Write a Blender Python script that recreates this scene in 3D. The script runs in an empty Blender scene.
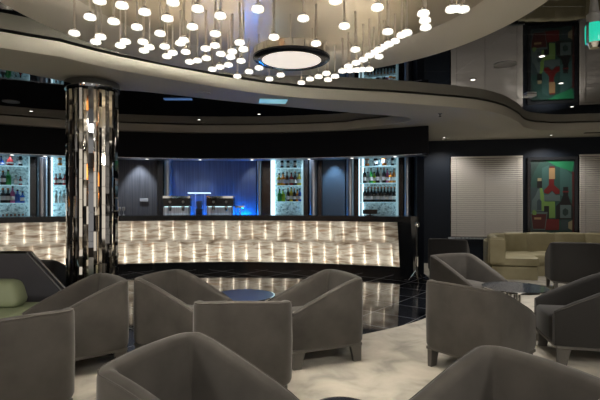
import bpy, bmesh, math, random
from mathutils import Vector, Matrix
PI = math.pi
random.seed(7)
C = bpy.context.scene.collection
F = 466.67; HY = 201.0; EYE = 1.45
def X(px, d): return (px - 300.0) * d / F
def Z(py, d): return EYE + (HY - py) * d / F

# ---------------------------------------------------------------- materials
def mat(name, col, rough=0.6, metal=0.0, emit=None, es=0.0, **kw):
    m = bpy.data.materials.new(name); m.use_nodes = True
    b = m.node_tree.nodes['Principled BSDF']
    b.inputs['Base Color'].default_value = (*col, 1)
    b.inputs['Roughness'].default_value = rough
    b.inputs['Metallic'].default_value = metal
    if emit:
        b.inputs['Emission Color'].default_value = (*emit, 1)
        b.inputs['Emission Strength'].default_value = es
    for k, v in kw.items():
        b.inputs[k.replace('_', ' ')].default_value = v
    return m
def nodes(m): return m.node_tree.nodes, m.node_tree.links, m.node_tree.nodes['Principled BSDF']
def noise_color(m, stops, scale=4.0, detail=5.0, stretch=(1, 1, 1), dist=0.0, sock='Base Color', bump=0.0, coord='Object'):
    n, l, b = nodes(m)
    tc = n.new('ShaderNodeTexCoord'); mp = n.new('ShaderNodeMapping'); mp.inputs['Scale'].default_value = stretch
    nz = n.new('ShaderNodeTexNoise'); nz.inputs['Scale'].default_value = scale; nz.inputs['Detail'].default_value = detail
    nz.inputs['Distortion'].default_value = dist
    cr = n.new('ShaderNodeValToRGB')
    l.new(tc.outputs[coord], mp.inputs[0]); l.new(mp.outputs[0], nz.inputs['Vector']); l.new(nz.outputs['Fac'], cr.inputs[0])
    e = cr.color_ramp.elements
    while len(e) < len(stops): e.new(0.5)
    for i, (p, c) in enumerate(stops): e[i].position = p; e[i].color = (*c, 1)
    socks = sock if isinstance(sock, (list, tuple)) else [sock]
    for s in socks: l.new(cr.outputs[0], b.inputs[s])
    if bump:
        bp = n.new('ShaderNodeBump'); bp.inputs['Strength'].default_value = bump; bp.inputs['Distance'].default_value = 0.01
        l.new(nz.outputs['Fac'], bp.inputs['Height']); l.new(bp.outputs[0], b.inputs['Normal'])
    return m

M = {}
M['cream'] = mat('cream_paint', (0.52, 0.50, 0.43), 0.75)
M['canopy'] = mat('canopy_paint', (0.68, 0.64, 0.55), 0.6)
M['mirror_black'] = mat('black_mirror', (0.004, 0.005, 0.006), 0.02, IOR=2.1)
M['brass_mirror'] = mat('bronze_mirror', (0.55, 0.48, 0.37), 0.28, 0.5)
noise_color(M['brass_mirror'], [(0.3, (0.50, 0.43, 0.31)), (0.7, (0.42, 0.36, 0.26))], 1.2, 2)
M['chrome'] = mat('chrome', (0.75, 0.74, 0.72), 0.08, 1.0)
M['rod'] = mat('satin_rod', (0.80, 0.76, 0.70), 0.3, 0.6)
M['lamp'] = mat('lamp_acrylic', (0.6, 0.58, 0.54), 0.4, emit=(1.0, 0.93, 0.82), es=0.95)
M['baffle'] = mat('lamp_baffle', (.03,.03,.03), .7)
M['lamp_down'] = mat('lamp_led_down', (.9,.9,.85), .4, emit=(1.0, .91, .78), es=420.0)
M['lamp_up'] = mat('lamp_led_up', (.9,.9,.85), .4, emit=(1.0, .90, .76), es=40.0)
M['big_lamp'] = mat('big_lamp_diffuser', (0.9, 0.88, 0.85), 0.5, emit=(1.0, 0.9, 0.8), es=0.55)
M['dark_ring'] = mat('dark_ring', (0.03, 0.035, 0.045), 0.15, 0.6)
M['black'] = mat('black_lacquer', (0.010, 0.012, 0.015), 0.22)
M['black_matte'] = mat('black_matte', (0.008, 0.009, 0.012), 0.6, Specular_IOR_Level=0.15)
M['wall_dark'] = mat('dark_wall', (0.010, 0.015, 0.024), 0.5, Specular_IOR_Level=0.2)
M['marble'] = mat('black_marble', (0.012, 0.014, 0.018), 0.06, IOR=1.5)
M['carpet'] = mat('carpet', (0.5, 0.46, 0.38), 0.95)
M['onyx'] = mat('backlit_onyx', (0.30, 0.26, 0.21), 0.35)
M['light_box'] = mat('light_box_paint', (.16,.15,.14), .7)
M['led'] = mat('led_bar', (0.9, 0.88, 0.8), 0.5, emit=(1.0, 0.94, 0.82), es=13.0)
M['velvet'] = mat('taupe_velvet', (0.10, 0.088, 0.076), 0.85, Sheen_Weight=0.25, Sheen_Roughness=0.4)
noise_color(M['velvet'], [(0.3, (0.042, 0.038, 0.033)), (0.7, (0.068, 0.062, 0.054))], 5, 4, bump=0.15)
M['velvet_dark'] = mat('charcoal_velvet', (0.022, 0.022, 0.023), 0.8, Sheen_Weight=0.15)
M['piping'] = mat('piping', (0.055, 0.050, 0.045), 0.7)
M['leg_wood'] = mat('leg_lacquer', (0.085, 0.08, 0.072), 0.45)
M['olive'] = mat('olive_leather', (0.30, 0.28, 0.17), 0.55)
noise_color(M['olive'], [(0.3, (0.29, 0.26, 0.15)), (0.7, (0.39, 0.35, 0.22))], 3, 3)
M['green_cloth'] = mat('sage_leather', (0.24, 0.28, 0.17), 0.6)
M['booth'] = mat('booth_fabric', (0.065, 0.065, 0.075), 0.6)
M['table_top'] = mat('table_glass', (0.035, 0.065, 0.17), 0.3)
M['slate_top'] = mat('slate_top', (0.03, 0.036, 0.045), 0.12)
M['steel'] = mat('brushed_steel', (0.45, 0.48, 0.52), 0.32, 0.9)
noise_color(M['steel'], [(0.3, (0.22, 0.25, 0.30)), (0.7, (0.60, 0.64, 0.70))], 6, 3, (6, 6, .15))
M['blue_wood'] = mat('panel_wood', (0.10, 0.13, 0.22), 0.5)
noise_color(M['blue_wood'], [(0.3, (0.09, 0.11, 0.16)), (0.7, (0.17, 0.2, 0.27))], 5, 5, (7, 7, .2))
M['grey_wood'] = mat('grey_panel_wood', (0.10, 0.10, 0.11), 0.5)
noise_color(M['grey_wood'], [(0.3, (0.08, 0.08, 0.09)), (0.7, (0.16, 0.16, 0.17))], 6, 5, (7, 7, .2))
M['navy_panel'] = mat('navy_panel', (0.07, 0.14, 0.22), 0.3)
M['shelf_light'] = mat('lit_glass_panel', (0.4, 0.5, 0.55), 0.4, es=0.7)
noise_color(M['shelf_light'], [(0.28, (0.10, 0.18, 0.21)), (0.42, (0.42, 0.58, 0.63)), (0.60, (0.80, 0.96, 1.0))], 26, 3, (1, 1, 1), 0.6, sock=['Emission Color', 'Base Color'])
M['post_light'] = mat('lit_post', (0.7, 0.8, 0.85), 0.4, emit=(0.62, 0.9, 1.0), es=1.3)
M['shelf_glass'] = mat('shelf_glass_edge', (0.4, 0.6, 0.65), 0.2, emit=(0.5, 0.8, 0.9), es=0.35)
M['blue_led'] = mat('blue_led', (0.1, 0.2, 0.9), 0.4, emit=(0.0, 0.21, 1.0), es=110)
M['white_glow'] = mat('white_glow', (0.8, 0.9, 1), 0.4, emit=(0.6, 0.8, 1.0), es=1.1)
M['spot'] = mat('downlight_lens', (0.9, 0.9, 0.9), 0.4, emit=(1.0, 0.95, 0.88), es=2.6)
M['blind'] = mat('blind_slat', (0.60, 0.57, 0.53), 0.6)
M['white'] = mat('white_plastic', (0.7, 0.7, 0.7), 0.5)
M['grey'] = mat('grey_plastic', (0.2, 0.2, 0.2), 0.5)
M['teal_light'] = mat('teal_glass', (0.0, 0.3, 0.25), 0.2, emit=(0.03, 0.75, 0.5), es=0.5)
M['cyan_patch'] = mat('cyan_patch', (0.1, 0.2, 0.25), 0.3, emit=(0.22, 0.5, 0.58), es=0.6)
M['blue_reflection'] = mat('blue_reflection', (0.1, 0.15, 0.3), 0.3, emit=(0.10, 0.22, 0.5), es=0.35)
M['amber'] = mat('amber_glass', (0.8, 0.35, 0.1), 0.3, emit=(1.0, 0.35, 0.08), es=4.0)
M['back_wall'] = mat('taupe_wall', (0.10, 0.08, 0.06), 0.7)

# carpet: cloudy wool
noise_color(M['carpet'], [(0.32, (0.26, 0.25, 0.215)), (0.5, (0.41, 0.385, 0.33)), (0.7, (0.49, 0.46, 0.395))], 3.2, 12, dist=0.5, bump=0.3)
# onyx: veins
def onyx():
    n, l, b = nodes(M['onyx'])
    tc = n.new('ShaderNodeTexCoord')
    mp = n.new('ShaderNodeMapping'); mp.inputs['Scale'].default_value = (1.6, 1.6, 9)
    nz = n.new('ShaderNodeTexNoise'); nz.inputs['Scale'].default_value = 1.6; nz.inputs['Detail'].default_value = 8; nz.inputs['Distortion'].default_value = 0.7
    cr = n.new('ShaderNodeValToRGB'); e = cr.color_ramp.elements
    e.new(0.5); e.new(0.5)
    for i, (p, c) in enumerate([(0.30, (0.26, 0.19, 0.14)), (0.43, (0.50, 0.42, 0.34)), (0.55, (0.80, 0.77, 0.70)), (0.68, (0.52, 0.37, 0.26))]):
        e[i].position = p; e[i].color = (*c, 1)
    l.new(tc.outputs['Object'], mp.inputs[0]); l.new(mp.outputs[0], nz.inputs['Vector']); l.new(nz.outputs['Fac'], cr.inputs[0])
    dk = n.new('ShaderNodeMixRGB'); dk.blend_type = 'MULTIPLY'; dk.inputs[0].default_value = 1; dk.inputs[2].default_value = (.30, .28, .26, 1)
    l.new(cr.outputs[0], dk.inputs[1]); l.new(dk.outputs[0], b.inputs['Base Color'])
    tr = n.new('ShaderNodeBsdfTranslucent'); l.new(cr.outputs[0], tr.inputs['Color'])
    mx = n.new('ShaderNodeMixShader'); mx.inputs[0].default_value = 0.7
    l.new(b.outputs[0], mx.inputs[1]); l.new(tr.outputs[0], mx.inputs[2])
    l.new(mx.outputs[0], n['Material Output'].inputs['Surface'])
onyx()
# black marble tiles laid diagonally with fine pale joints
def marble():
    n, l, b = nodes(M['marble'])
    tc = n.new('ShaderNodeTexCoord'); mp = n.new('ShaderNodeMapping'); mp.inputs['Rotation'].default_value = (0, 0, math.radians(38))
    br = n.new('ShaderNodeTexBrick'); br.offset = 0; br.inputs['Scale'].default_value = 1.0
    br.inputs['Brick Width'].default_value = 0.6; br.inputs['Row Height'].default_value = 0.6; br.inputs['Mortar Size'].default_value = 0.006
    br.inputs['Color1'].default_value = (0.010, 0.012, 0.017, 1); br.inputs['Color2'].default_value = (0.018, 0.02, 0.026, 1)
    br.inputs['Mortar'].default_value = (0.09, 0.10, 0.12, 1)
    l.new(tc.outputs['Object'], mp.inputs[0]); l.new(mp.outputs[0], br.inputs['Vector'])
    l.new(br.outputs['Color'], b.inputs['Base Color'])
    mx = n.new('ShaderNodeMapRange'); mx.inputs[3].default_value = 0.06; mx.inputs[4].default_value = 0.3
    l.new(br.outputs['Fac'], mx.inputs[0]); l.new(mx.outputs[0], b.inputs['Roughness'])
marble()
def mirror_seams():
    n, l, b = nodes(M['mirror_black'])
    tc = n.new('ShaderNodeTexCoord'); br = n.new('ShaderNodeTexBrick'); br.offset = 0
    br.inputs['Scale'].default_value = 1.0; br.inputs['Brick Width'].default_value = 1.9; br.inputs['Row Height'].default_value = 0.62
    br.inputs['Mortar Size'].default_value = 0.005
    br.inputs['Color1'].default_value = (0.004, 0.005, 0.006, 1); br.inputs['Color2'].default_value = (0.004, 0.005, 0.006, 1)
    br.inputs['Mortar'].default_value = (0.10, 0.11, 0.12, 1)
    l.new(tc.outputs['Object'], br.inputs['Vector']); l.new(br.outputs['Color'], b.inputs['Base Color'])
    wv = n.new('ShaderNodeTexNoise'); wv.inputs['Scale'].default_value = 5; wv.inputs['Detail'].default_value = 1
    bp = n.new('ShaderNodeBump'); bp.inputs['Strength'].default_value = 0.006; bp.inputs['Distance'].default_value = 0.05
    l.new(tc.outputs['Object'], wv.inputs['Vector']); l.new(wv.outputs['Fac'], bp.inputs['Height']); l.new(bp.outputs[0], b.inputs['Normal'])
mirror_seams()

# ---------------------------------------------------------------- mesh helpers
def link(name, me, m, parent=None, smooth=False, loc=None):
    o = bpy.data.objects.new(name, me); C.objects.link(o)
    ms = m if isinstance(m, (list, tuple)) else [m]
    for k in ms: me.materials.append(k)
    if smooth:
        for p in me.polygons: p.use_smooth = True
    if parent: o.parent = parent
    if loc: o.location = loc
    return o
def fin(name, bm, m, parent=None, smooth=False, loc=None, auto=None):
    bmesh.ops.recalc_face_normals(bm, faces=bm.faces)
    me = bpy.data.meshes.new(name); bm.to_mesh(me); bm.free()
    o = link(name, me, m, parent, smooth, loc)
    if auto is not None and smooth:
        me.set_sharp_from_angle(angle=math.radians(auto))
    return o
def tag(o, label=None, cat=None, group=None, kind=None):
    if label: o['label'] = label
    if cat: o['category'] = cat
    if group: o['group'] = group
    if kind: o['kind'] = kind
    return o
def empty(name, loc, rz=0.0, label=None, cat=None, group=None):
    o = bpy.data.objects.new(name, None); C.objects.link(o); o.empty_display_size = .1
    o.location = loc; o.rotation_euler = (0, 0, rz)
    return tag(o, label, cat, group)
def copy_tree(o, parent=None):
    c = o.copy(); C.objects.link(c); c.parent = parent
    for ch in list(o.children): copy_tree(ch, c)
    return c
def box(bm, x0, x1, y0, y1, z0, z1, bev=0.0, mi=0):
    r = bmesh.ops.create_cube(bm, size=1)
    for v in r['verts']:
        v.co = Vector(((x0 + x1) / 2 + v.co.x * (x1 - x0), (y0 + y1) / 2 + v.co.y * (y1 - y0), (z0 + z1) / 2 + v.co.z * (z1 - z0)))
    fs = {f for v in r['verts'] for f in v.link_faces}
    for f in fs: f.material_index = mi
    if bev:
        es = list({e for v in r['verts'] for e in v.link_edges})
        bmesh.ops.bevel(bm, geom=es, offset=bev, segments=3, profile=0.5, affect='EDGES')
    return r
def lathe(bm, prof, cx=0, cy=0, n=24, mi=0, sx=1, sy=1):
    rings = []
    for r, z in prof:
        if r < 1e-5: rings.append([bm.verts.new((cx, cy, z))])
        else: rings.append([bm.verts.new((cx + sx * r * math.cos(2 * PI * k / n), cy + sy * r * math.sin(2 * PI * k / n), z)) for k in range(n)])
    for a, b in zip(rings, rings[1:]):
        for k in range(n):
            k2 = (k + 1) % n
            if len(a) == 1 and len(b) == 1: continue
            if len(a) == 1: f = bm.faces.new((a[0], b[k], b[k2]))
            elif len(b) == 1: f = bm.faces.new((a[k], a[k2], b[0]))
            else: f = bm.faces.new((a[k], a[k2], b[k2], b[k]))
            f.material_index = mi
    return rings
def tube(bm, pts, r, n=8):
    pts = [Vector(p) for p in pts]; rings = []
    for i, p in enumerate(pts):
        t = (pts[min(i + 1, len(pts) - 1)] - pts[max(i - 1, 0)]).normalized()
        up = Vector((0, 0, 1)) if abs(t.z) < 0.95 else Vector((1, 0, 0))
        a = t.cross(up).normalized(); b = t.cross(a).normalized()
        rings.append([bm.verts.new(p + r * (a * math.cos(2 * PI * k / n) + b * math.sin(2 * PI * k / n))) for k in range(n)])
    for a, b in zip(rings, rings[1:]):
        for k in range(n): bm.faces.new((a[k], a[(k + 1) % n], b[(k + 1) % n], b[k]))
    bm.faces.new(rings[0]); bm.faces.new(rings[-1])
def prism(bm, poly, z0, z1, mi=0):
    lo = [bm.verts.new((p[0], p[1], z0)) for p in poly]; hi = [bm.verts.new((p[0], p[1], z1)) for p in poly]
    fs = [bm.faces.new(lo), bm.faces.new(hi)]
    for i in range(len(poly)):
        j = (i + 1) % len(poly); fs.append(bm.faces.new((lo[i], lo[j], hi[j], hi[i])))
    for f in fs: f.material_index = mi
    return fs
def sweep(bm, path, section, closed=False, caps=True):
    """path: list of points; section(i) -> list of (x,y,z)"""
    rings = [[bm.verts.new(p) for p in section(i)] for i in range(len(path))]
    n = len(rings[0])
    for a, b in zip(rings, rings[1:]):
        for k in range(n): bm.faces.new((a[k], a[(k + 1) % n], b[(k + 1) % n], b[k]))
    if caps: bm.faces.new(rings[0]); bm.faces.new(rings[-1])
    return rings
# spline smoothing (Catmull-Rom)
def smooth_path(pts, n=6, closed=False):
    out = []; N = len(pts)
    rng = range(N if closed else N - 1)
    for i in rng:
        g = (lambda k: pts[k % N]) if closed else (lambda k: pts[max(0, min(N - 1, k))])
        p0, p1, p2, p3 = [Vector(g(i + k)) for k in (-1, 0, 1, 2)]
        for s in range(n):
            t = s / n
            out.append(0.5 * ((2 * p1) + (-p0 + p2) * t + (2 * p0 - 5 * p1 + 4 * p2 - p3) * t * t + (-p0 + 3 * p1 - 3 * p2 + p3) * t ** 3))
    if not closed: out.append(Vector(pts[-1]))
    return out
def fill_plan(loops, z0, z1, name, m):
    """flat plan with holes, extruded between z0 and z1"""
    cu = bpy.data.curves.new(name, 'CURVE'); cu.dimensions = '2D'; cu.fill_mode = 'BOTH'; cu.extrude = (z1 - z0) / 2
    for lp in loops:
        s = cu.splines.new('POLY'); s.points.add(len(lp) - 1)
        for i, p in enumerate(lp): s.points[i].co = (p[0], p[1], 0, 1)
        s.use_cyclic_u = True
    t = bpy.data.objects.new('t', cu); C.objects.link(t)
    bpy.context.view_layer.update()
    me = bpy.data.meshes.new_from_object(t.evaluated_get(bpy.context.evaluated_depsgraph_get()))
    bpy.data.objects.remove(t); bpy.data.curves.remove(cu)
    me.materials.clear()
    o = link(name, me, m); o.location.z = (z0 + z1) / 2
    return o

# bar arc
CX, CY, RB = -1.45, 2.0, 7.6
def arc(phi, R, z=0): return Vector((CX + R * math.sin(phi), CY + R * math.cos(phi), z))
def hit(px, R):
    """point where the sight line through image column px meets the arc of radius R"""
    s = (px - 300) / F
    a = s * s + 1; b = -2 * (s * CX + CY); c = CX * CX + CY * CY - R * R
    y = (-b + math.sqrt(b * b - 4 * a * c)) / (2 * a)
    return math.atan2(s * y - CX, y - CY)
def arc_strip(bm, f0, f1, R0, R1, z0, z1, step=0.035, R0b=None, mi=0):
    """curved slab; R0b = inner radius at the bottom (leaning face)"""
    n = max(1, int(round((f1 - f0) / step))); R0b = R0 if R0b is None else R0b
    path = [f0 + (f1 - f0) * i / n for i in range(n + 1)]
    return sweep(bm, path, lambda i: [arc(path[i], R0b, z0), arc(path[i], R1, z0), arc(path[i], R1, z1), arc(path[i], R0, z1)])

# ---------------------------------------------------------------- setting
XL, XR, YN = -8.0, 8.2, -3.2
def wy(x): return 10.92 - 0.217 * (x - 2.6)     # right rear wall line
bm = bmesh.new(); prism(bm, [(XL, YN), (XR, YN), (XR, 12.2), (XL, 12.2)], -0.1, 0)
tag(fin('floor', bm, M['marble']), kind='structure')
bm = bmesh.new(); prism(bm, [(XL, YN), (XR, YN), (XR, 12.2), (XL, 12.2)], 3.0, 3.1)
tag(fin('ceiling', bm, M['mirror_black']), kind='structure')
for nm, r, m in (('wall_left', (XL - .1, XL, YN, 12.2), 'wall_dark'), ('wall_right', (XR, XR + .1, YN, 12.2), 'wall_dark')):
    bm = bmesh.new(); box(bm, *r, 0, 3.0); tag(fin(nm, bm, M[m]), kind='structure')
# wall behind the viewer: piers, with gaps opened to let fill light in
bm = bmesh.new()
for a_, b_ in ((XL, -7.2), (-6.6, -5.4), (-4.6, -3.4), (3.9, 5.1), (7.4, XR)): box(bm, a_, b_, YN - .1, YN, 0, 3.0)
tag(fin('wall_front', bm, M['back_wall']), kind='structure')
# rear wall right of the bar, with two window openings left in it
def wall_seg(bm, x0, x1, z0, z1, t=.14, off=0.0):
    n = Vector((-0.212, -0.977)).normalized() * -1
    p = [(x0, wy(x0) + off), (x1, wy(x1) + off), (x1, wy(x1) + off + t), (x0, wy(x0) + off + t)]
    prism(bm, p, z0, z1)
def wx(px):  # x where column px meets the wall line
    s = (px - 300) / F; y = (10.92 + 0.217 * 2.6) / (1 + 0.217 * s); return s * y
W1 = (wx(450), wx(522.5)); W2 = (wx(578), wx(655)); A1 = (wx(527), wx(577))
WZ0, WZ1 = 0.62, 2.46
bm = bmesh.new()
for a, b in ((2.3, W1[0]), (W1[1], W2[0]), (W2[1], XR)): wall_seg(bm, a, b, 0, 3.0)
for a, b in (W1, W2): wall_seg(bm, a, b, 0, WZ0); wall_seg(bm, a, b, WZ1, 3.0)
tag(fin('wall_back', bm, M['wall_dark']), kind='structure')
for i, (a, b) in enumerate((W1, W2)):
    w = empty('window_%d' % (i + 1), (0, 0, 0)); tag(w, kind='structure')
    bm = bmesh.new(); wall_seg(bm, a, b, WZ0, WZ1, .01, .12); fin('pane', bm, M['black'], w)
    bm = bmesh.new(); wall_seg(bm, a - .04, b + .04, WZ0 - .035, WZ0, .16, -.03); fin('window_sill', bm, M['steel'], w)

# lowered ceiling with its two curved openings
op1 = [(-2.31, 4.50), (-1.92, 4.96), (-1.20, 5.55), (-.6, 5.98), (0, 6.27), (.55, 6.43), (1.27, 6.58), (2.2, 6.87), (2.74, 7.1), (3.2, 7.45), (3.5, 7.78), (3.87, 8.25), (4.2, 8.75), (4.5, 9.02), (4.8, 9.15), (5.13, 9.2), (5.85, 9.1), (7.2, 9.0)]
op1 = smooth_path(op1, 5) + [Vector((7.6, 8.6)), Vector((7.6, -2.6)), Vector((-7.4, -2.6)), Vector((-7.4, 3.0))] + smooth_path([(-6.5, 3.15), (-4.6, 3.45), (-3.4, 3.87), (-2.73, 4.22)], 4)
near2 = [(-6.9, 4.25), (-4.6, 4.30), (-3.7, 4.6), (-3.13, 4.95), (-2.75, 5.40), (-2.35, 5.80), (-1.9, 5.98), (-.98, 6.5), (.62, 7.26), (1.5, 7.62), (1.85, 7.86), (1.88, 8.12), (1.55, 8.55), (1.1, 8.86)]
far2 = [arc(f, 7.46).xy for f in [0.32 - 0.05 * k for k in range(21)]]
op2 = smooth_path(near2, 5) + [Vector(p) for p in far2] + [Vector((-7.0, 6.0))]
outer = [(XL, YN), (XR, YN), (XR, 12.2), (XL, 12.2)]
tag(fill_plan([outer, op1, op2], 2.84, 2.985, 'trim_1', M['cream']), kind='structure')

# black fascia over the bar and dark bar ceiling behind it
FL, FR = -0.86, hit(428, RB)
FR2 = hit(427, RB + .42)
bm = bmesh.new(); arc_strip(bm, FL, FR, RB, RB + .05, 2.325, 2.838); arc_strip(bm, FL, FR2, RB + .051, RB + .42, 2.325, 2.838)
tag(fin('wall_header', bm, M['black_matte'], smooth=True, auto=30), kind='structure')
bm = bmesh.new(); arc_strip(bm, FL, FR2 - .03, RB + .42, 9.3, 2.60, 2.66)
tag(fin('ceiling_bar', bm, M['steel'], smooth=True, auto=30), kind='structure')
bm = bmesh.new(); arc_strip(bm, FL, FR2, RB - .012, RB + .42, 2.312, 2.3248)
tag(fin('trim_2', bm, M['steel'], smooth=True, auto=30), kind='structure')
# wall behind the bar
RW = 9.05
bm = bmesh.new(); arc_strip(bm, FL, hit(413, RW), RW, RW + .2, 0, 3.0)
tag(fin('wall_bar', bm, M['wall_dark'], smooth=True, auto=30), kind='structure')
p0 = arc(hit(413, RW), RW); p1 = arc(hit(421, RB + .6), RB + .55)
bm = bmesh.new(); prism(bm, [p0.xy, arc(hit(417, RB + .75), RB + .75).xy, (arc(hit(424, RB + .75), RB + .75)).xy, (2.55, 10.0), (2.55, 10.98), (2.3, 11.05)], 0, 2.838)
tag(fin('wall_return', bm, M['wall_dark']), kind='structure')

# ---------------------------------------------------------------- back-bar cladding and shelves
def clad(name, px0, px1, m, R=8.95, dep=.06, z0=0.0, z1=2.598, mi=0, kind='structure', curve=0):
    f0, f1 = hit(px0, R), hit(px1, R)
    bm = bmesh.new()
    n = max(1, int((f1 - f0) / .03)); 
    path = [f0 + (f1 - f0) * i / n for i in range(n + 1)]
    sweep(bm, path, lambda i: [arc(path[i], R - (curve * math.sin(PI * i / n) if curve else 0), z0), arc(path[i], R + dep, z0), arc(path[i], R + dep, z1), arc(path[i], R - (curve * math.sin(PI * i / n) if curve else 0), z1)])
    o = fin(name, bm, m, smooth=True, auto=35)
    if kind: o['kind'] = kind
    return o
clad('wall_panel', 118, 157, M['grey_wood'])
clad('wall_panel', 172, 232, M['blue_wood'])
clad('wall_panel', 232.3, 256, M['blue_wood'])
clad('wall_panel', 322, 345, M['navy_panel'])
for a, b in ((157.3, 163), (262, 272), (303.5, 308), (318, 321.7), (354.5, 361), (398.5, 403), (29.5, 36), (49, 52)):
    clad('wall_pilaster', a, b, M['black'], R=8.80, dep=.22)
def half_col(px0, px1, lab):
    f = (hit(px0, 8.78) + hit(px1, 8.78)) / 2; p = arc(f, 8.86); r = (hit(px1, 8.78) - hit(px0, 8.78)) * 8.78 / 2
    e = empty('pilaster', (p.x, p.y, 0), -f, lab, 'pilaster')
    bm = bmesh.new(); n = 12
    poly = [(r * math.cos(PI + PI * k / n), .10 * math.sin(PI + PI * k / n) ) for k in range(n + 1)] + [(r, .08), (-r, .08)]
    prism(bm, poly, 0.0, 2.595); fin('shaft', bm, M['steel'], e, True, auto=35)
    bm = bmesh.new(); poly2 = [(x * 1.06, y * 1.1) for x, y in poly]; prism(bm, poly2, 1.02, 1.10); fin('band', bm, M['chrome'], e)
half_col(36.3, 48.5, 'brushed steel pilaster between the two lit shelves left of the mirrored column')
half_col(163.5, 171.5, 'pale steel pilaster at the left edge of the blue niche')
half_col(256.5, 261.5, 'slim steel pilaster right of the blue niche')
half_col(308.5, 317.5, 'steel pilaster right of the middle bottle shelf')
half_col(345.5, 354, 'steel pilaster left of the right-hand bottle shelf')
half_col(403.5, 410.5, 'steel pilaster at the right end of the back bar')

shelf_info = {}
def shelf_unit(px0, px1, rows, lab, key, post=True):
    R = 8.98; f0, f1 = hit(px0, R), hit(px1, R); f = (f0 + f1) / 2; p = arc(f, R)
    w = (f1 - f0) * R; d = p.y
    e = empty('display_shelf', (p.x, p.y, 0), -f, lab, 'shelf')
    bm = bmesh.new(); box(bm, -w / 2, w / 2, -.02, .0, .95, 2.594); fin('back_panel', bm, M['shelf_light'], e)
    for s in (-1, 1):
        bm = bmesh.new(); box(bm, s * w / 2 - .012, s * w / 2 + .012, -.22, -.02, .95, 2.594); fin('side_panel', bm, M['post_light' if s == -1 else 'shelf_glass'], e)
    if post:
        bm = bmesh.new(); box(bm, -w / 2 + .012, -w / 2 + .055, -.06, -.021, .95, 2.594); fin('light_bar', bm, M['post_light'], e)
    zs = []
    for py in rows:
        z = Z(py, d - .13); zs.append(z)
        bm = bmesh.new(); box(bm, -w / 2 + .013, w / 2 - .013, -.21, -.021, z - .012, z); fin('shelf', bm, M['shelf_glass'], e)
    bm = bmesh.new(); box(bm, -w / 2 + .013, w / 2 - .013, -.22, -.021, .93, .95); fin('base_board', bm, M['black'], e)
    shelf_info[key] = (p, f, w, zs, px0, px1)
    return e
shelf_unit(-14, 29, (165.5, 185, 203), 'lit bottle shelf at the far left of the bar', 'L')
shelf_unit(52.3, 68, (165.5, 185, 203), 'narrow lit bottle shelf just left of the mirrored column', 'N', False)
shelf_unit(273, 303, (168, 185.5, 201.5), 'lit bottle shelf in the middle of the back bar', 'M')
shelf_unit(361.5, 398, (166, 183, 202), 'lit bottle shelf at the right of the back bar', 'R')

# bottles
glass_mats = {}
def gmat(c):
    cols = {'dark': (.012, .014, .014), 'amber': (.45, .16, .03), 'green': (.03, .32, .07), 'lime': (.35, .6, .03), 'yellow': (.65, .5, .05), 'red': (.30, .03, .03),
            'blue': (.03, .12, .5), 'pink': (.45, .12, .3), 'white': (.75, .78, .78), 'orange': (.75, .28, .04), 'brown': (.12, .05, .02), 'pale': (.45, .5, .48)}
    if c not in glass_mats: glass_mats[c] = mat('glass_' + c, cols[c], 0.15, Specular_IOR_Level=0.6)
    return glass_mats[c]
protos = {}
def bottle(c, shape, loc, label, group, s=1.0, labelled=True):
    k = (c, shape, labelled)
    if k not in protos:
        e = bpy.data.objects.new('bottle', None); C.objects.link(e)
        bm = bmesh.new()
        if shape == 'wine': pr = [(0, 0), (.036, 0), (.038, .01), (.038, .17), (.033, .195), (.014, .225), (.013, .272)]
        elif shape == 'round': pr = [(0, 0), (.05, 0), (.062, .02), (.064, .06), (.052, .11), (.025, .14), (.016, .16), (.015, .19)]
        else: pr = [(0, 0), (.042, 0), (.045, .012), (.045, .14), (.038, .16), (.017, .18), (.016, .225)]
        top = pr[-1]; lathe(bm, pr + [(0, top[1])], n=12); b = fin('glass', bm, gmat(c), e, True, auto=40)
        bm = bmesh.new(); lathe(bm, [(0, top[1]), (top[0] + .003, top[1]), (top[0] + .003, top[1] + .03), (0, top[1] + .03)], n=10)
        fin('cap', bm, gmat('dark' if c not in ('dark',) else 'amber'), e, True, auto=40)
        if labelled:
            r = {'wine': .0385, 'round': .0645, 'square': .0455}[shape]; z0, z1 = (.05, .12) if shape != 'round' else (.035, .065)
            bm = bmesh.new(); lathe(bm, [(r, z0), (r + .0006, z0), (r + .0006, z1), (r, z1)], n=12); fin('paper_label', bm, gmat('white'), e, True, auto=40)
        protos[k] = e; o = e
    else: o = copy_tree(protos[k])
    o.location = loc; o.scale = (s, s, s); tag(o, label, 'bottle', group)
    return o
shelfname = {'L': 'far left lit shelf', 'N': 'narrow lit shelf beside the column', 'M': 'middle lit shelf', 'R': 'right-hand lit shelf'}
cname = {'dark': 'dark glass', 'amber': 'amber', 'green': 'green', 'lime': 'lime green', 'yellow': 'yellow', 'red': 'dark red', 'blue': 'blue', 'pink': 'pink', 'white': 'clear white', 'orange': 'orange', 'brown': 'brown', 'pale': 'pale glass'}
rown = ['top board', 'second board', 'third board', 'counter under the boards']
def put(key, row, items, base=None):
    p, f, w, zs, px0, px1 = shelf_info[key]
    z = zs[row] if row < len(zs) else base
    tot = {}
    for it in items: tot[it[1]] = tot.get(it[1], 0) + 1
    idx = {}; n_ = 0
    for it in items:
        px, c, sh = it[0], it[1], it[2]; s = it[3] if len(it) > 3 else 1.0
        rr = 8.98 - (.085 if n_ % 2 else .155); n_ += 1; q = hit(px, rr); L = arc(q, rr)
        i = idx.get(c, 0); idx[c] = i + 1
        lab = '%s bottle on %s of %s' % (cname[c], rown[row], shelfname[key])
        g = None
        if tot[c] == 2: lab = ('left ' if i == 0 else 'right ') + lab
        elif tot[c] > 2: g = '%s bottles on the %s of the %s' % (cname[c], rown[row], shelfname[key])
        bottle(c, sh, (L.x, L.y, z + .0005), lab, g or 'bottles on the back bar shelves', s, it[4] if len(it) > 4 else True)
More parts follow.
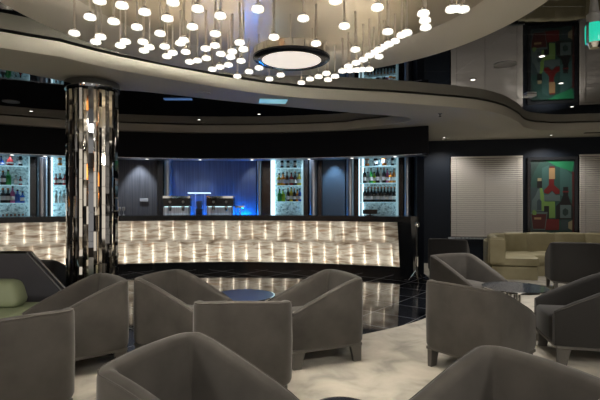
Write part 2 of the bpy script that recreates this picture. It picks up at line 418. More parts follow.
put('L', 0, [(-7, 'amber', 'square'), (1, 'blue', 'round', .9), (10, 'red', 'round', 1.05), (20.5, 'dark', 'wine', 1.0)])
put('L', 1, [(-8, 'pale', 'square'), (-3, 'brown', 'wine'), (3, 'dark', 'square', 1.15), (8.2, 'green', 'square', 1.25, False), (16, 'pale', 'square', .8), (20.5, 'red', 'square', .75)])
put('L', 2, [(-9, 'green', 'wine'), (-3, 'dark', 'wine', 1.1), (3, 'dark', 'square', 1.2), (8, 'dark', 'square', 1.2), (12.6, 'pink', 'wine', 1.15), (17.5, 'blue', 'square', 1.1, False), (22.5, 'blue', 'square', .95)])
put('L', 3, [(-6, 'red', 'square', .9), (-1, 'red', 'square', .9), (3, 'red', 'square', .9), (7, 'dark', 'square', .9), (11, 'red', 'square', .9), (15, 'dark', 'square', .9), (19, 'red', 'square', .9), (23, 'dark', 'square', .9)], base=.951)
put('N', 0, [(60, 'orange', 'square')])
put('N', 1, [(56, 'red', 'square', .9), (60, 'dark', 'square'), (64.5, 'red', 'square', .9)])
put('N', 2, [(56, 'pale', 'wine', .9), (60, 'white', 'square', .9), (64, 'pale', 'wine', .9)])
put('M', 0, [(282, 'dark', 'wine'), (288, 'dark', 'wine'), (295, 'dark', 'wine')])
put('M', 1, [(279, 'yellow', 'square', 1.1), (283, 'orange', 'square', 1.2), (287, 'brown', 'wine', 1.05), (291.4, 'red', 'square', 1.2), (295.2, 'dark', 'wine', 1.05), (299, 'yellow', 'square', 1.2)])
put('M', 2, [(279.5, 'green', 'square', 1.15, False), (283, 'lime', 'square', 1.1, False), (288, 'dark', 'wine', 1.05), (291.2, 'yellow', 'wine', 1.1), (294.3, 'dark', 'wine'), (297.4, 'orange', 'square', 1.1), (299.9, 'blue', 'wine', 1.0)])
put('R', 0, [(367, 'amber', 'square', 1.15), (375.7, 'dark', 'square', 1.05), (384.2, 'amber', 'square', 1.15), (392.6, 'dark', 'wine', .95)])
put('R', 1, [(364.6, 'dark', 'wine', 1.1), (367.9, 'pale', 'square', 1.0), (371, 'green', 'wine', 1.1), (374.3, 'lime', 'square', 1.0), (377.6, 'dark', 'wine', 1.1), (380.8, 'white', 'wine', 1.1), (384, 'dark', 'wine', 1.1), (387.3, 'pink', 'wine', 1.05), (390.6, 'orange', 'square', 1.0), (394, 'amber', 'wine', 1.05)])
put('R', 2, [(364.8 + 3.3 * k, 'dark', 'wine', 1.1) for k in range(10)])

# back counter with espresso machines
bm = bmesh.new(); arc_strip(bm, hit(161, 8.5), hit(254, 8.5), 8.24, 8.735, .0, .95)
tag(fin('back_counter', bm, M['black']), 'black counter below the blue niche behind the bar', 'counter')
def coffee(px, lab):
    f = hit(px, 8.52); p = arc(f, 8.52)
    e = empty('espresso_machine', (p.x, p.y, .951), -f, lab, 'coffee machine', 'espresso machines behind the bar')
    w = .29
    bm = bmesh.new(); box(bm, -w, w, -.16, .18, .06, .38, .015); fin('body', bm, M['steel'], e, auto=30)
    bm = bmesh.new(); box(bm, -w - .01, w + .01, -.2, .19, .38, .56, .012); fin('top_housing', bm, M['black'], e, auto=30)
    bm = bmesh.new(); box(bm, -w, w, -.21, .19, .56, .585); box(bm, -w, w, -.21, -.2, .585, .61); box(bm, -w, w, .18, .19, .585, .61); fin('cup_rail', bm, M['chrome'], e)
    bm = bmesh.new(); box(bm, -w + .02, w - .02, -.24, -.165, .17, .20); fin('drip_tray', bm, M['white_glow'], e)  # tray given its own glow to brighten the machine's lower half
    bm = bmesh.new(); box(bm, -w + .03, w - .03, -.19, -.17, .366, .3795); fin('work_light', bm, M['post_light'], e)
    for s in (-.14, .14):
        bm = bmesh.new(); lathe(bm, [(0, -.09), (.035, -.09), (.04, -.03), (.04, 0), (0, 0)], s, -.20, 14); 
        g = fin('brew_group', bm, M['chrome'], e, True, (0, 0, .379), auto=40)
        bm = bmesh.new(); tube(bm, [(s, -.24, -.075), (s + .02, -.33, -.085)], .014); fin('portafilter_handle', bm, M['black'], g)
        bm = bmesh.new(); lathe(bm, [(0, 0), (.028, 0), (.028, .008), (0, .008)], 0, 0, 16)
        bmesh.ops.rotate(bm, verts=bm.verts, cent=(0, 0, 0), matrix=Matrix.Rotation(PI / 2, 3, 'X')); fin('gauge', bm, M['white'], e, loc=(s, -.2, .48))
    for s in (-.27, .27):
        bm = bmesh.new(); tube(bm, [(s, -.20, .40), (s, -.25, .36), (s * 1.02, -.26, .22)], .008); fin('steam_wand', bm, M['chrome'], e)
    for s in (-.26, .26):
        bm = bmesh.new(); box(bm, s - .025, s + .025, -.13, .15, 0, .06); fin('foot', bm, M['black'], e)
    return e
coffee(177.5, 'two-group steel espresso machine at the left of the blue niche')
coffee(221, 'two-group steel espresso machine at the right of the blue niche')
f = hit(199.5, 8.55); p = arc(f, 8.55)
e = empty('coffee_grinder', (p.x, p.y, .951), -f, 'black coffee grinder standing between the two espresso machines', 'grinder')
bm = bmesh.new(); box(bm, -.07, .07, -.1, .1, 0, .32, .012); fin('body', bm, M['black'], e)
bm = bmesh.new(); lathe(bm, [(0, .32), (.04, .32), (.075, .42), (.075, .5), (0, .5)], n=16); fin('hopper', bm, M['grey'], e, True, auto=40)
bm = bmesh.new(); lathe(bm, [(0, .1), (.022, .1), (.022, .18), (0, .18)], 0, -.122, 12); fin('dosing_spout', bm, M['chrome'], e, True, auto=40)
# lit bridge shelf over the grinder
e = empty('bridge_shelf', (p.x, p.y, .951), -f, 'white-edged raised shelf between the espresso machines', 'shelf')
bm = bmesh.new(); box(bm, -.24, .24, -.16, .16, .665, .69); fin('board', bm, M['white_glow'], e)
for s in (-.11, .098):
    bm = bmesh.new(); box(bm, s, s + .012, .1, .15, 0, .665); fin('support', bm, M['steel'], e)
# glass pitcher / tap
f = hit(240, 8.55); p = arc(f, 8.55)
e = empty('water_tap', (p.x, p.y, .951), -f, 'chrome tap tower right of the espresso machines', 'tap')
bm = bmesh.new(); lathe(bm, [(0, 0), (.05, 0), (.05, .02), (.025, .03), (.025, .34), (0, .36)], n=14); fin('tower', bm, M['chrome'], e, True, auto=40)
bm = bmesh.new(); box(bm, -.11, .11, -.04, .04, .34, .40, .01); fin('crossbar', bm, M['chrome'], e)
for s in (-.08, 0, .08):
    bm = bmesh.new(); lathe(bm, [(0, .24), (.01, .24), (.014, .34), (0, .34)], s, -.055, 8); fin('spout', bm, M['white'], e)
# blue light strip in the niche (behind the machines) : the niche's own lighting
bm = bmesh.new(); arc_strip(bm, hit(174, 8.92), hit(244, 8.92), 8.90, 8.935, .97, 1.0)
tag(fin('blue_light_strip', bm, M['blue_led']), 'blue light strip along the back of the coffee niche', 'light')
bm = bmesh.new(); arc_strip(bm, hit(240, 8.92), hit(250, 8.92), 8.86, 8.895, .97, 1.09)
tag(fin('blue_corner_light', bm, M['blue_led']), 'glowing blue upright light right of the espresso machines', 'light')
# sockets
f = hit(144, 8.94); p = arc(f, 8.94)
bm = bmesh.new(); box(bm, -.09, .09, -.012, 0, -.035, .035, .004)
o = fin('wall_socket', bm, M['white']); o.location = (p.x, p.y, Z(200, p.y)); o.rotation_euler.z = -f
tag(o, 'small white double socket on grey panel left of the blue niche', 'socket')
# stemmed glasses on bar left
def wineglass(loc, lab):
    bm = bmesh.new(); lathe(bm, [(0, 0), (.033, 0), (.03, .004), (.005, .01), (.005, .07), (.03, .10), (.036, .13), (.03, .17), (.028, .17), (.033, .13), (0, .08)], n=14)
    o = fin('wine_glass', bm, M['white'], smooth=True); o.location = loc; tag(o, lab, 'glass', 'glasses on the bar')

# ---------------------------------------------------------------- the bar
BR = hit(411, RB); BL = -0.86
bar = empty('bar_counter', (0, 0, 0), 0, 'long curved bar with black top and glowing onyx front', 'bar')
bm = bmesh.new(); arc_strip(bm, BL, BR, RB - .02, RB + .62, 1.05, 1.155); fin('counter_top', bm, M['black'], bar, True, auto=30)
bm = bmesh.new(); arc_strip(bm, BL, BR - .012, RB + .30, RB + .60, .0, .15); fin('kick_plinth', bm, M['black'], bar, True, auto=30)
bm = bmesh.new(); arc_strip(bm, BL, BR - .036, RB + .19, RB + .60, .15, 1.05, R0b=RB + .36); fin('body', bm, M['light_box'], bar, True, auto=30)
bm = bmesh.new(); arc_strip(bm, BL, BR - .006, RB + .22, RB + .30, .135, .165); fin('lower_trim', bm, M['black'], bar, True, auto=30)
# end panel, leaning
bm = bmesh.new()
f0, f1 = BR - .034, BR
ring = lambda f: [arc(f, RB + .22, 0.0), arc(f, RB + .62, 0.0), arc(f, RB + .62, 1.049), arc(f, RB + .0, 1.049)]
sweep(bm, [0, 1], lambda i: ring((f0, f1)[i])); fin('end_panel', bm, M['black'], bar)
def Rf(z): return RB + .055 + (1.05 - z) / .9 * .17        # leaning front face
DP = 0.0352; ZM = .63
def panel(fa, fb, z0, z1):
    bm = bmesh.new(); nu, nv = 8, 6; V = []
    for j in range(nv + 1):
        row = []
        z = z0 + (z1 - z0) * j / nv
        for i in range(nu + 1):
            u = i / nu; f = fa + (fb - fa) * u
            bulge = .07 * (math.sin(PI * u) ** .8) * (0.55 + 0.45 * math.sin(PI * min(1, max(0, j / nv))))
            row.append(bm.verts.new(arc(f, Rf(z) - bulge + .03, z)))
        V.append(row)
    for j in range(nv):
        for i in range(nu): bm.faces.new((V[j][i], V[j][i + 1], V[j + 1][i + 1], V[j + 1][i]))
    fin('onyx_panel', bm, M['onyx'], bar, True, auto=45)
def ledbar(f, z0, z1, w0, w1):
    bm = bmesh.new(); n = 6
    rings = []
    for z, w in ((z0, w0 * .5), (z0 + .05, w0), (z1 - .06, w1), (z1, w1 * .4)):
        c = arc(f, Rf(z) + .062, z); t = Vector((math.cos(f), -math.sin(f), 0)); nn = Vector((math.sin(f), math.cos(f), 0))
        rings.append([bm.verts.new(c + t * w * math.cos(2 * PI * k / n) + nn * .008 * math.sin(2 * PI * k / n)) for k in range(n)])
    for a, b in zip(rings, rings[1:]):
        for k in range(n): bm.faces.new((a[k], a[(k + 1) % n], b[(k + 1) % n], b[k]))
    bm.faces.new(rings[0]); bm.faces.new(rings[-1])
    fin('light_bar', bm, M['led'], bar, True)
end = BR - .036
f = end
lim = -.80
k = 0
while f > lim:
    a = f - DP; panel(a, f, ZM, 1.045)
    if a > lim: ledbar(a, ZM + .03, 1.035, .007, .006)
    f = a; k += 1
f = end; first = True
while f > lim:
    a = f - (DP * .5 if first else DP); panel(a, f, .17, ZM); first = False
    if a > lim: ledbar(a, .175, ZM - .04, .012, .006)
    f = a
# things on the bar top
f = hit(370, RB + .45); p = arc(f, RB + .45)
e = empty('order_screen', (p.x, p.y, 1.1555), -f, 'small black order screen on the bar in front of the right shelf', 'screen')
bm = bmesh.new(); box(bm, -.15, .15, -.008, .008, .03, .12, .004); fin('display', bm, M['black'], e)
bm = bmesh.new(); box(bm, -.06, .06, -.05, .05, 0, .01); box(bm, -.015, .015, 0, .012, .01, .04); fin('stand', bm, M['black'], e)
for i, px in enumerate((119.2, 123.6)):
    p = arc(hit(px, RB + .5), RB + .5); wineglass((p.x, p.y, 1.1555), ['left', 'right'][i] + ' of the two small glasses on the bar beside the mirrored column')

# ---------------------------------------------------------------- mirrored column
colm = empty('mirrored_column', (-2.41, 5.42, 0), 0, 'tall column clad in faceted mirror-polished strips', 'column')
M['col_metal'] = mat('polished_bronze', (0.80, 0.75, 0.67), 0.06, 1.0)
M['col_metal2'] = mat('dark_mirror', (0.25, 0.26, 0.28), 0.06, 1.0)
bm = bmesh.new(); lathe(bm, [(0, 0), (.215, 0), (.215, 2.835), (0, 2.835)], n=32); fin('core', bm, M['black'], colm, True, auto=40)
ns = 30
for k in range(ns):
    a = 2 * PI * k / ns + .05; ca, sa = math.cos(a), math.sin(a); t = Vector((-sa, ca, 0)); n_ = Vector((ca, sa, 0))
    R0 = (.277, .245)[k % 2] + random.uniform(-.006, .006); hw = (.027, .024)[k % 2] + .003 * (k % 3)
    bm = bmesh.new(); zz = [.0]
    while zz[-1] < 2.56: zz.append(zz[-1] + random.uniform(.07, .26))
    zz[-1] = 2.70 if k % 3 else 2.74
    tw = random.uniform(-.02, .02); kk = k % 3
    for z0, z1 in zip(zz, zz[1:]):
        tl = random.uniform(-.004, .004); sk = random.uniform(-.005, .005) + tw * .3
        ro = R0
        A = [n_ * (ro + tl + sk) + t * hw, n_ * (ro - tl + sk) + t * hw, n_ * (ro - tl - sk) - t * hw, n_ * (ro + tl - sk) - t * hw]
        B = [n_ * .225 + t * hw * .8, n_ * .225 - t * hw * .8]
        mid0 = n_ * (ro + tl + (.012 if kk == 1 else -.008 if kk == 2 else 0)); mid1 = n_ * (ro - tl + (.012 if kk == 1 else -.008 if kk == 2 else 0))
        g = .002
        lo = [bm.verts.new(p + Vector((0, 0, z0 + g))) for p in (B[0], A[0], mid0, A[3], B[1])]
        hi = [bm.verts.new(p + Vector((0, 0, z1 - g))) for p in (B[0], A[1], mid1, A[2], B[1])]
        bm.faces.new(lo); bm.faces.new(hi)
        for i in range(5): bm.faces.new((lo[i], lo[(i + 1) % 5], hi[(i + 1) % 5], hi[i]))
    fin('mirror_strip', bm, M['col_metal'] if k % 3 else M['col_metal2'], colm)
bm = bmesh.new(); lathe(bm, [(.235, 2.72), (.295, 2.72), (.30, 2.74), (.30, 2.80), (.295, 2.815), (.225, 2.815)], n=40); fin('top_collar', bm, M['col_metal2'], colm, True, auto=40)

# ---------------------------------------------------------------- canopy disc + lamps
can = empty('ceiling_canopy', (-.2, 3.3, 2.93), 0, 'large round cream ceiling canopy with bronze mirror centre over the pendants', 'ceiling canopy')
bm = bmesh.new(); lathe(bm, [(0, 0), (2.02, 0), (2.05, .01), (2.05, .045), (2.0, .05), (2.0, .069), (0, .069)], n=120, sy=2.25 / 2.05); fin('disc', bm, M['canopy'], can, True, auto=30)
bm = bmesh.new(); lathe(bm, [(0, -.012), (1.5, -.012), (1.51, -.008), (1.51, -.0005), (0, -.0005)], .06, -.15, n=100); fin('mirror_plate', bm, M['brass_mirror'], can, True, auto=30)

bm = bmesh.new(); lathe(bm, [(2.001, .051), (2.008, .051), (2.008, .068), (2.001, .068)], n=120, sy=2.25 / 2.05); fin('added_rim_light', bm, mat('added_rim_led', (.9,.9,.85), .5, emit=(1.0, .95, .82), es=26), can, True, auto=40)  # added light hidden in the canopy rim to brighten the curved ceiling edges
L3 = [(299,4),(366,18),(270,53),(341,66),(223,101),(302,112),(287,127),(434,38),(411,83),(519,9),(502,57),(480,102),(376,126),(361,138),(429,127),(448,143),(432,153),(577,82),(593,28),(551,122),(541,131),(494,141),(518,160),(501,170),(557,157),(569,187),(592,183)]
L3 += [(600 + a, b) for a, b in [(61,49),(46,103),(173,29),(310,57),(119,129),(17,147),(19,176),(-4,27),(62,163),(92,172),(97,156),(130,149),(123,184),(45,138),(222,113),(348,132),(406,4),(433,80),(466,150),(532,24),(563,97),(37,209),(60,202),(85,196),(112,230),(147,216),(177,205),(208,238),(242,226),(304,249),(330,238),(356,231),(384,240),(405,230),(379,221),(427,214),(445,200),(468,190),(490,180),(470,211),(508,168),(522,159),(537,150),(551,142),(566,134),(585,125),(487,210),(508,209),(450,213),(537,171)]]
L3 += [(1200 + a, b) for a, b in [(70,42),(75,63),(77,84),(155,30),(190,30),(20,100),(5,107),(172,28)]]
lamps = []
seen = []
for a, b in L3:
    px, py = a / 3, b / 3
    if any(abs(px - q[0]) < 1.5 and abs(py - q[1]) < 1.5 for q in seen): continue
    seen.append((px, py)); zl = 2.62
    d = (zl - EYE) * F / (HY - py); x, y = X(px, d), d
    ok = True
    for _ in range(6):
        hitn = [q for q in lamps if math.hypot(q[0] - x, q[1] - y) < .088]
        if not hitn: break
        zl += .04; d = (zl - EYE) * F / (HY - py); x, y = X(px, d), d   # neighbouring lamps hang at different heights
    lamps.append((x, y, zl))
proto = None
for i, (x, y, zl) in enumerate(lamps):
    if proto is None:
        e = empty('pendant_light', (0, 0, 0), 0)
        bm = bmesh.new(); lathe(bm, [(.0200, .010), (.0200, -.010), (.033, -.010), (.0375, -.006), (.0385, 0), (.0375, .007), (.0345, .010), (.0345, .0155), (.0330, .0155), (.0325, .010), (.0200, .010)], n=20); fin('lamp_shade', bm, M['lamp'], e, True, auto=60)
        bm = bmesh.new(); lathe(bm, [(.0192, -.009), (.0198, -.009), (.0198, .030), (0, .030), (0, .029), (.0192, .029)], n=16); fin('baffle', bm, M['baffle'], e, True, auto=40)
        bm = bmesh.new(); lathe(bm, [(0, .0255), (.0185, .0255), (.0185, .0288), (0, .0288)], n=16); fin('downward_led', bm, M['lamp_down'], e)
        bm = bmesh.new(); lathe(bm, [(.0215, .0102), (.032, .0102), (.032, .011), (.0215, .011)], n=16); fin('upward_led', bm, M['lamp_up'], e)
        bm = bmesh.new(); lathe(bm, [(0, .0301), (.012, .0301), (.010, .04), (0, .04)], n=12); fin('cap', bm, M['chrome'], e, True, auto=40)
        proto = e; o = e
    else: o = copy_tree(proto)
    o.location = (x, y, zl)
    inplate = math.hypot(x + .14, y - 3.15) < 1.51
    top = 2.93 - (.012 if inplate else 0)
    bm = bmesh.new(); lathe(bm, [(0, .0402), (.0075, .0402), (.0075, top - zl), (0, top - zl)], n=8); fin('rod', bm, M['rod'], o, True, auto=40)
    tag(o, 'small round glowing pendant on a slim metal rod in the ceiling cluster', 'pendant light', 'round pendants of the ceiling cluster')
# central big light
dc = 1.16 * F / 140; zc = EYE + 139.5 * dc / F
big = empty('ceiling_lamp', (X(291.5, dc), dc, 2.615), 0, 'large flat round light with mirrored rim amid the pendants', 'ceiling lamp')
bm = bmesh.new(); lathe(bm, [(0, .004), (.245, .004), (.245, .0), (0, .0)], n=60); fin('diffuser', bm, M['big_lamp'], big, True, auto=30)
bm = bmesh.new(); lathe(bm, [(.246, .012), (.246, -.004), (.30, -.004), (.318, .008), (.318, .02), (.25, .02)], n=60); fin('rim', bm, M['dark_ring'], big, True, auto=40)
bm = bmesh.new(); lathe(bm, [(0, .0201), (.32, .0201), (.32, .075), (.315, .08), (0, .08)], n=40); fin('drum', bm, M['chrome'], big, auto=30)
for k in range(3):
    a = 2 * PI * k / 3 + .5
    bm = bmesh.new(); lathe(bm, [(0, .08), (.008, .08), (.008, .318), (0, .318)], .2 * math.cos(a), .2 * math.sin(a), 8); fin('hanger_rod', bm, M['chrome'], big)

# ---------------------------------------------------------------- furniture: tub chairs
def tub_chair(shell_m, seat_m, leg_m):
    """faces local +X, origin on the floor at the centre"""
    e = empty('tub_chair', (0, 0, 0))
    hw, xb, xf, rc = .345, -.36, .36, .115
    pts = [(xf, hw - .02)]
    pts += [(xf - .02 - (xf - .02 - (xb + rc)) * k / 8, hw - .02 + .02 * k / 8) for k in range(1, 8)]
    pts += [(xb + rc + rc * math.cos(a), hw - rc + rc * math.sin(a)) for a in [PI / 2 + PI / 2 * k / 7 for k in range(8)]]
    half = len(pts)
    mid = [(xb - .012 * math.sin(PI * (k + 1) / 6), (hw - rc) * (1 - (k + 1) / 3)) for k in range(5)]
    pts = pts + mid + [(x, -y) for x, y in reversed(pts)]
    N = len(pts)
    def ztop(x, y):
        t = (x - (xb + .10)) / (xf - (xb + .10)); t = max(0, min(1, t))
        s = t * t * (3 - 2 * t) * .35 + t * .65
        return .745 - .245 * s + (.010 * (1 - (y / hw) ** 2) if t == 0 else 0)
    def sec(i):
        x, y = pts[i]; a = Vector(pts[max(0, i - 1)]); b = Vector(pts[min(N - 1, i + 1)])
        tg = (b - a).normalized(); nn = Vector((tg.y, -tg.x))      # outward
        if nn.dot(Vector((x - .05, y))) < 0: nn = -nn
        zt = ztop(x, y); th = .085; endk = min(i, N - 1 - i)
        q = {0: .55, 1: .9}.get(endk, 1.0)
        zt -= {0: .03, 1: .008}.get(endk, 0)
        prof = [(-.010, .175), (0, .20), (.004, .45), (0, zt - .03), (-.006, zt - .010), (-.020, zt - .001), (-th / 2, zt + .003), (-th + .020, zt - .002), (-th + .006, zt - .014), (-th, zt - .04), (-th - .035, .42), (-th - .04, .20), (-th - .02, .175)]
        c = -th / 2
        return [(x + nn.x * (c + (o - c) * q), y + nn.y * (c + (o - c) * q), z) for o, z in prof]
    bm = bmesh.new(); sweep(bm, pts, sec)
    sh = fin('shell', bm, shell_m, e, True, auto=65)
    # piping just inside the outer top edge
    pp = []
    for i in range(N):
        s = sec(i)[4]; pp.append((s[0], s[1], s[2] + .001))
    bm = bmesh.new(); tube(bm, pp, .0035, 6); fin('piping', bm, M['piping'], e, True)
    # seat cushion
    bm = bmesh.new()
    sp = [(xf + .005, -.215), (xf + .005, .215), (xb + .24, .215), (xb + .17, .17), (xb + .15, 0), (xb + .17, -.17), (xb + .24, -.215)]
    prism(bm, sp, .185, .425)
    bmesh.ops.bevel(bm, geom=[g for g in bm.edges], offset=.03, segments=3, profile=.5, affect='EDGES')
    for v in bm.verts:
        if v.co.z > .4: v.co.z += .012 * (1 - (v.co.y / .22) ** 2)
        if v.co.x > .3: v.co.x += .03 * (1 - (v.co.y / .22) ** 2)
    fin('seat_cushion', bm, seat_m, e, True, auto=70)
    bm = bmesh.new(); box(bm, xb + .03, xf - .01, -hw + .03, hw - .03, .145, .1745, .008); fin('base_frame', bm, leg_m, e)
    for sx in (-1, 1):
        for sy in (-1, 1):
            bm = bmesh.new(); cx = .275 * sx; cy = .275 * sy
            top = [(cx - .055, cy - .022), (cx + .055, cy - .022), (cx + .055, cy + .022), (cx - .055, cy + .022)]
            bot = [(cx - (.03 if sx > 0 else .045) + .01 * sx, cy - .018), (cx + (.045 if sx > 0 else .03) + .01 * sx, cy - .018), (cx + (.045 if sx > 0 else .03) + .01 * sx, cy + .018), (cx - (.03 if sx > 0 else .045) + .01 * sx, cy + .018)]
            mid = [((a[0] * .35 + b[0] * .65), (a[1] + b[1]) / 2) for a, b in zip(top, bot)]
            R_ = [[bm.verts.new((p[0], p[1], z)) for p in q] for q, z in ((bot, 0.0), (mid, .07), (top, .1449))]
            for A, B in zip(R_, R_[1:]):
                for k in range(4): bm.faces.new((A[k], A[(k + 1) % 4], B[(k + 1) % 4], B[k]))
            bm.faces.new(R_[0]); bm.faces.new(R_[-1]); fin('leg', bm, leg_m, e)
    return e
CZ = .008
def place(o, bx, by, fx, fy, label, group='taupe velvet tub chairs', z=CZ, s=1.0):
    L = math.hypot(fx, fy); fx /= L; fy /= L
    o.location = (bx + fx * .36 * s, by + fy * .36 * s, z); o.rotation_euler.z = math.atan2(fy, fx); o.scale = (s, s, s)
    tag(o, label, 'armchair', group)
tc = tub_chair(M['velvet'], M['velvet'], M['leg_wood'])
place(tc, .47, 4.50, -.92, -.38, 'taupe velvet tub chair right of the blue-topped table, facing left on two visible legs')
for a in [(-.75, 2.22, .92, -.38, 'taupe velvet tub chair in the bottom foreground left of centre, opening to the right'),
          (1.10, 2.00, -.90, -.43, 'taupe velvet tub chair cut by the bottom edge at lower right'),
          (-.40, 3.17, -.02, 1, 'taupe velvet tub chair seen squarely from behind in front of the blue-topped table'),
          (-1.41, 4.49, .93, -.36, 'taupe velvet tub chair left of the blue-topped table with its inside showing'),
          (-1.68, 4.31, -.75, -.66, 'taupe velvet tub chair in front of the mirrored column, opening to the left'),
          (-1.66, 2.76, -.70, .70, 'taupe velvet tub chair cut by the left edge, seen from behind'),
          (1.27, 3.83, .80, .60, 'taupe velvet tub chair with its back to us left of the chrome-legged table'),
          (1.93, 6.14, .42, -.9, 'taupe velvet tub chair behind the chrome-legged table, facing us'),
          (2.98, 4.14, -.95, .30, 'dark velvet tub chair at the right edge opening to the left')]:
    if 'dark velvet' in a[4]: continue
    place(copy_tree(tc), *a)
M['velvet_brown'] = mat('dark_taupe_velvet', (0.014, 0.013, 0.012), 0.85, Sheen_Weight=0.12)
td = tub_chair(M['velvet_brown'], M['velvet_brown'], M['leg_wood'])
place(td, 3.0, 4.25, -.98, .2, 'dark velvet tub chair at the right edge opening to the left', 'dark velvet tub chairs')
place(copy_tree(td), 4.28, 7.18, .30, .95, 'dark velvet tub chair by the right edge, back to us before the olive sofa', 'dark velvet tub chairs', s=1.06)
tb = tub_chair(M['velvet_dark'], M['velvet_dark'], M['black'])
place(tb, 2.65, 8.45, .45, .89, 'black tub chair by the dark wall at the right end of the bar', 'black tub chairs', z=.009)
place(copy_tree(tb), X(22, 5.5), 5.5, .05, 1, 'black tub chair behind the left booth near the bar', 'black tub chairs', z=0.0005)

# ---------------------------------------------------------------- tables
def table(x, y, z, r, top_m, label, plinth=True):
    e = empty('side_table', (x, y, CZ), 0, label, 'table')
    z -= CZ
    bm = bmesh.new(); lathe(bm, [(0, z - .012), (r - .012, z - .012), (r - .006, z - .006), (r - .006, z), (0, z)], n=48); fin('table_top', bm, top_m, e, True, auto=30)
    bm = bmesh.new(); lathe(bm, [(r - .005, z - .022), (r, z - .022), (r + .002, z - .011), (r, z + .001), (r - .005, z + .001)], n=48)
    fin('top_rim', bm, M['chrome'], e, True, auto=50)
    for k in range(3):
        a = 2 * PI * k / 3 + .3
        bm = bmesh.new(); lathe(bm, [(0, .02), (.024, .02), (.024, z - .012), (0, z - .012)], .055 * math.cos(a), .055 * math.sin(a), 14); fin('pedestal_tube', bm, M['chrome'], e, True, auto=40)
    bm = bmesh.new(); lathe(bm, [(0, 0), (r * .58, 0), (r * .58, .012), (r * .55, .02), (0, .02)], n=40); fin('base', bm, M['chrome'], e, True, auto=40)
table(-.605, 4.96, .45, .335, M['table_top'], 'round table with glossy blue top and chrome rim in the centre group')
table(2.375, 5.16, .50, .345, M['slate_top'], 'round dark-topped table on bright chrome pedestal in the right group')
table(.20, 2.20, .465, .15, M['slate_top'], 'round dark table whose top just shows at the bottom edge')

# ---------------------------------------------------------------- olive curved sofa
sofa = empty('curved_sofa', (0, 0, 0), 0, 'curved olive leather sofa with segmented back below the window blinds', 'sofa')
bk = smooth_path([(3.52, 8.62), (3.62, 9.05), (3.85, 9.45), (4.3, 9.72), (4.9, 9.80), (5.5, 9.76), (6.1, 9.66), (6.7, 9.53), (7.3, 9.4)], 8)
def offs(path, d):
    out = []
    for i, p in enumerate(path):
        t = (path[min(i + 1, len(path) - 1)] - path[max(i - 1, 0)]).normalized(); n = Vector((t.y, -t.x)); out.append(p + n * d)
    return out
def sofa_part(name, d0, d1, z0, z1, i0, i1, rnd=.03, m='olive', lean=0.0):
    A, B = offs(bk, d0), offs(bk, d1)
    bm = bmesh.new(); idx = list(range(i0, i1 + 1))
    def s(k):
        i = idx[k]; a, b = A[i], B[i]; n = (b - a).normalized(); L = (b - a).length
        e0 = {0: .03, 1: .008}.get(min(k, len(idx) - 1 - k), 0)
        pr = [(e0, z0), (e0, z1 - rnd), (rnd * .3 + e0, z1 - rnd * .3), (rnd + e0, z1 - e0), (L - rnd - e0, z1 - e0), (L - rnd * .3 - e0, z1 - rnd * .3), (L - e0, z1 - rnd), (L + lean - e0, z0)]
        return [(a.x + n.x * u, a.y + n.y * u, z) for u, z in pr]
    sweep(bm, idx, s); return fin(name, bm, M[m], sofa, True, auto=50)
nb = len(bk) - 1
sofa_part('back_frame', -.06, .0, .0 + .01, .70, 0, nb, .02)
segs = [(1, 12), (12, 21), (21, 29), (29, 37), (37, 45), (45, 53), (53, nb)]
for a, b in segs: sofa_part('back_cushion', .002, .16, .42, .80, a, min(b, nb), .045, lean=.05)
sofa_part('seat', .002, .86, .27, .425, 0, 30, .045); sofa_part('seat', .002, .86, .27, .425, 30, nb, .045)
sofa_part('base', .002, .83, .01, .268, 0, nb, .01)
bm = bmesh.new(); A0, B0 = offs(bk, -.06)[0], offs(bk, .24)[0]; t = (bk[0] - bk[1]).normalized()
A1_, B1_ = A0 + t * .12, B0 + t * .12
prism(bm, [A0.xy, B0.xy, B1_.xy, A1_.xy], .30, .78)
bmesh.ops.bevel(bm, geom=[g for g in bm.edges], offset=.03, segments=3, affect='EDGES'); fin('end_cushion', bm, M['olive'], sofa, True, auto=50)

# ---------------------------------------------------------------- booth at left
booth = empty('booth_sofa', (-3.0, 4.3, CZ), 0, 'sage green booth seat with dark chrome-edged surround at the left edge', 'sofa')
O = Vector((-3.0, 4.3, CZ))
def bl(p): return Vector(p) - O
d = 4.95
poly = [(-4.4, .05), (-4.4, Z(253.5, d)), (X(27, d), Z(253.5, d)), (X(66, d), Z(296, d)), (X(66, d), .05)]
bm = bmesh.new()
lo = [bm.verts.new(bl((x, d, z))) for x, z in poly]; hi = [bm.verts.new(bl((x, d + .07, z))) for x, z in poly]
bm.faces.new(lo); bm.faces.new(hi)
for i in range(5): bm.faces.new((lo[i], lo[(i + 1) % 5], hi[(i + 1) % 5], hi[i]))
fin('surround', bm, M['booth'], booth)
bm = bmesh.new()
tube(bm, [bl((x, d + .0, z + .006)) for x, z in poly[1:4]], .009); tube(bm, [bl((x + .01, d + .07, z + .008)) for x, z in poly[1:4]], .012)
fin('chrome_trim', bm, M['chrome'], booth)
bm = bmesh.new(); box(bm, -1.4, .50, -.25, .28, .0, .30, .01); fin('base', bm, M['booth'], booth)
bm = bmesh.new(); box(bm, -1.4, .54, -.42, .32, .302, .455, .055); 
fin('seat', bm, M['green_cloth'], booth, True, auto=70)
bm = bmesh.new(); box(bm, -1.4, .42, -.06, .16, .457, .70, .07)
for v in bm.verts: v.co.y += (v.co.z - .457) * .3; v.co.x -= max(0, (v.co.z - .52)) * .5 if v.co.x > 0 else 0
fin('back_cushion', bm, M['green_cloth'], booth, True, auto=70)

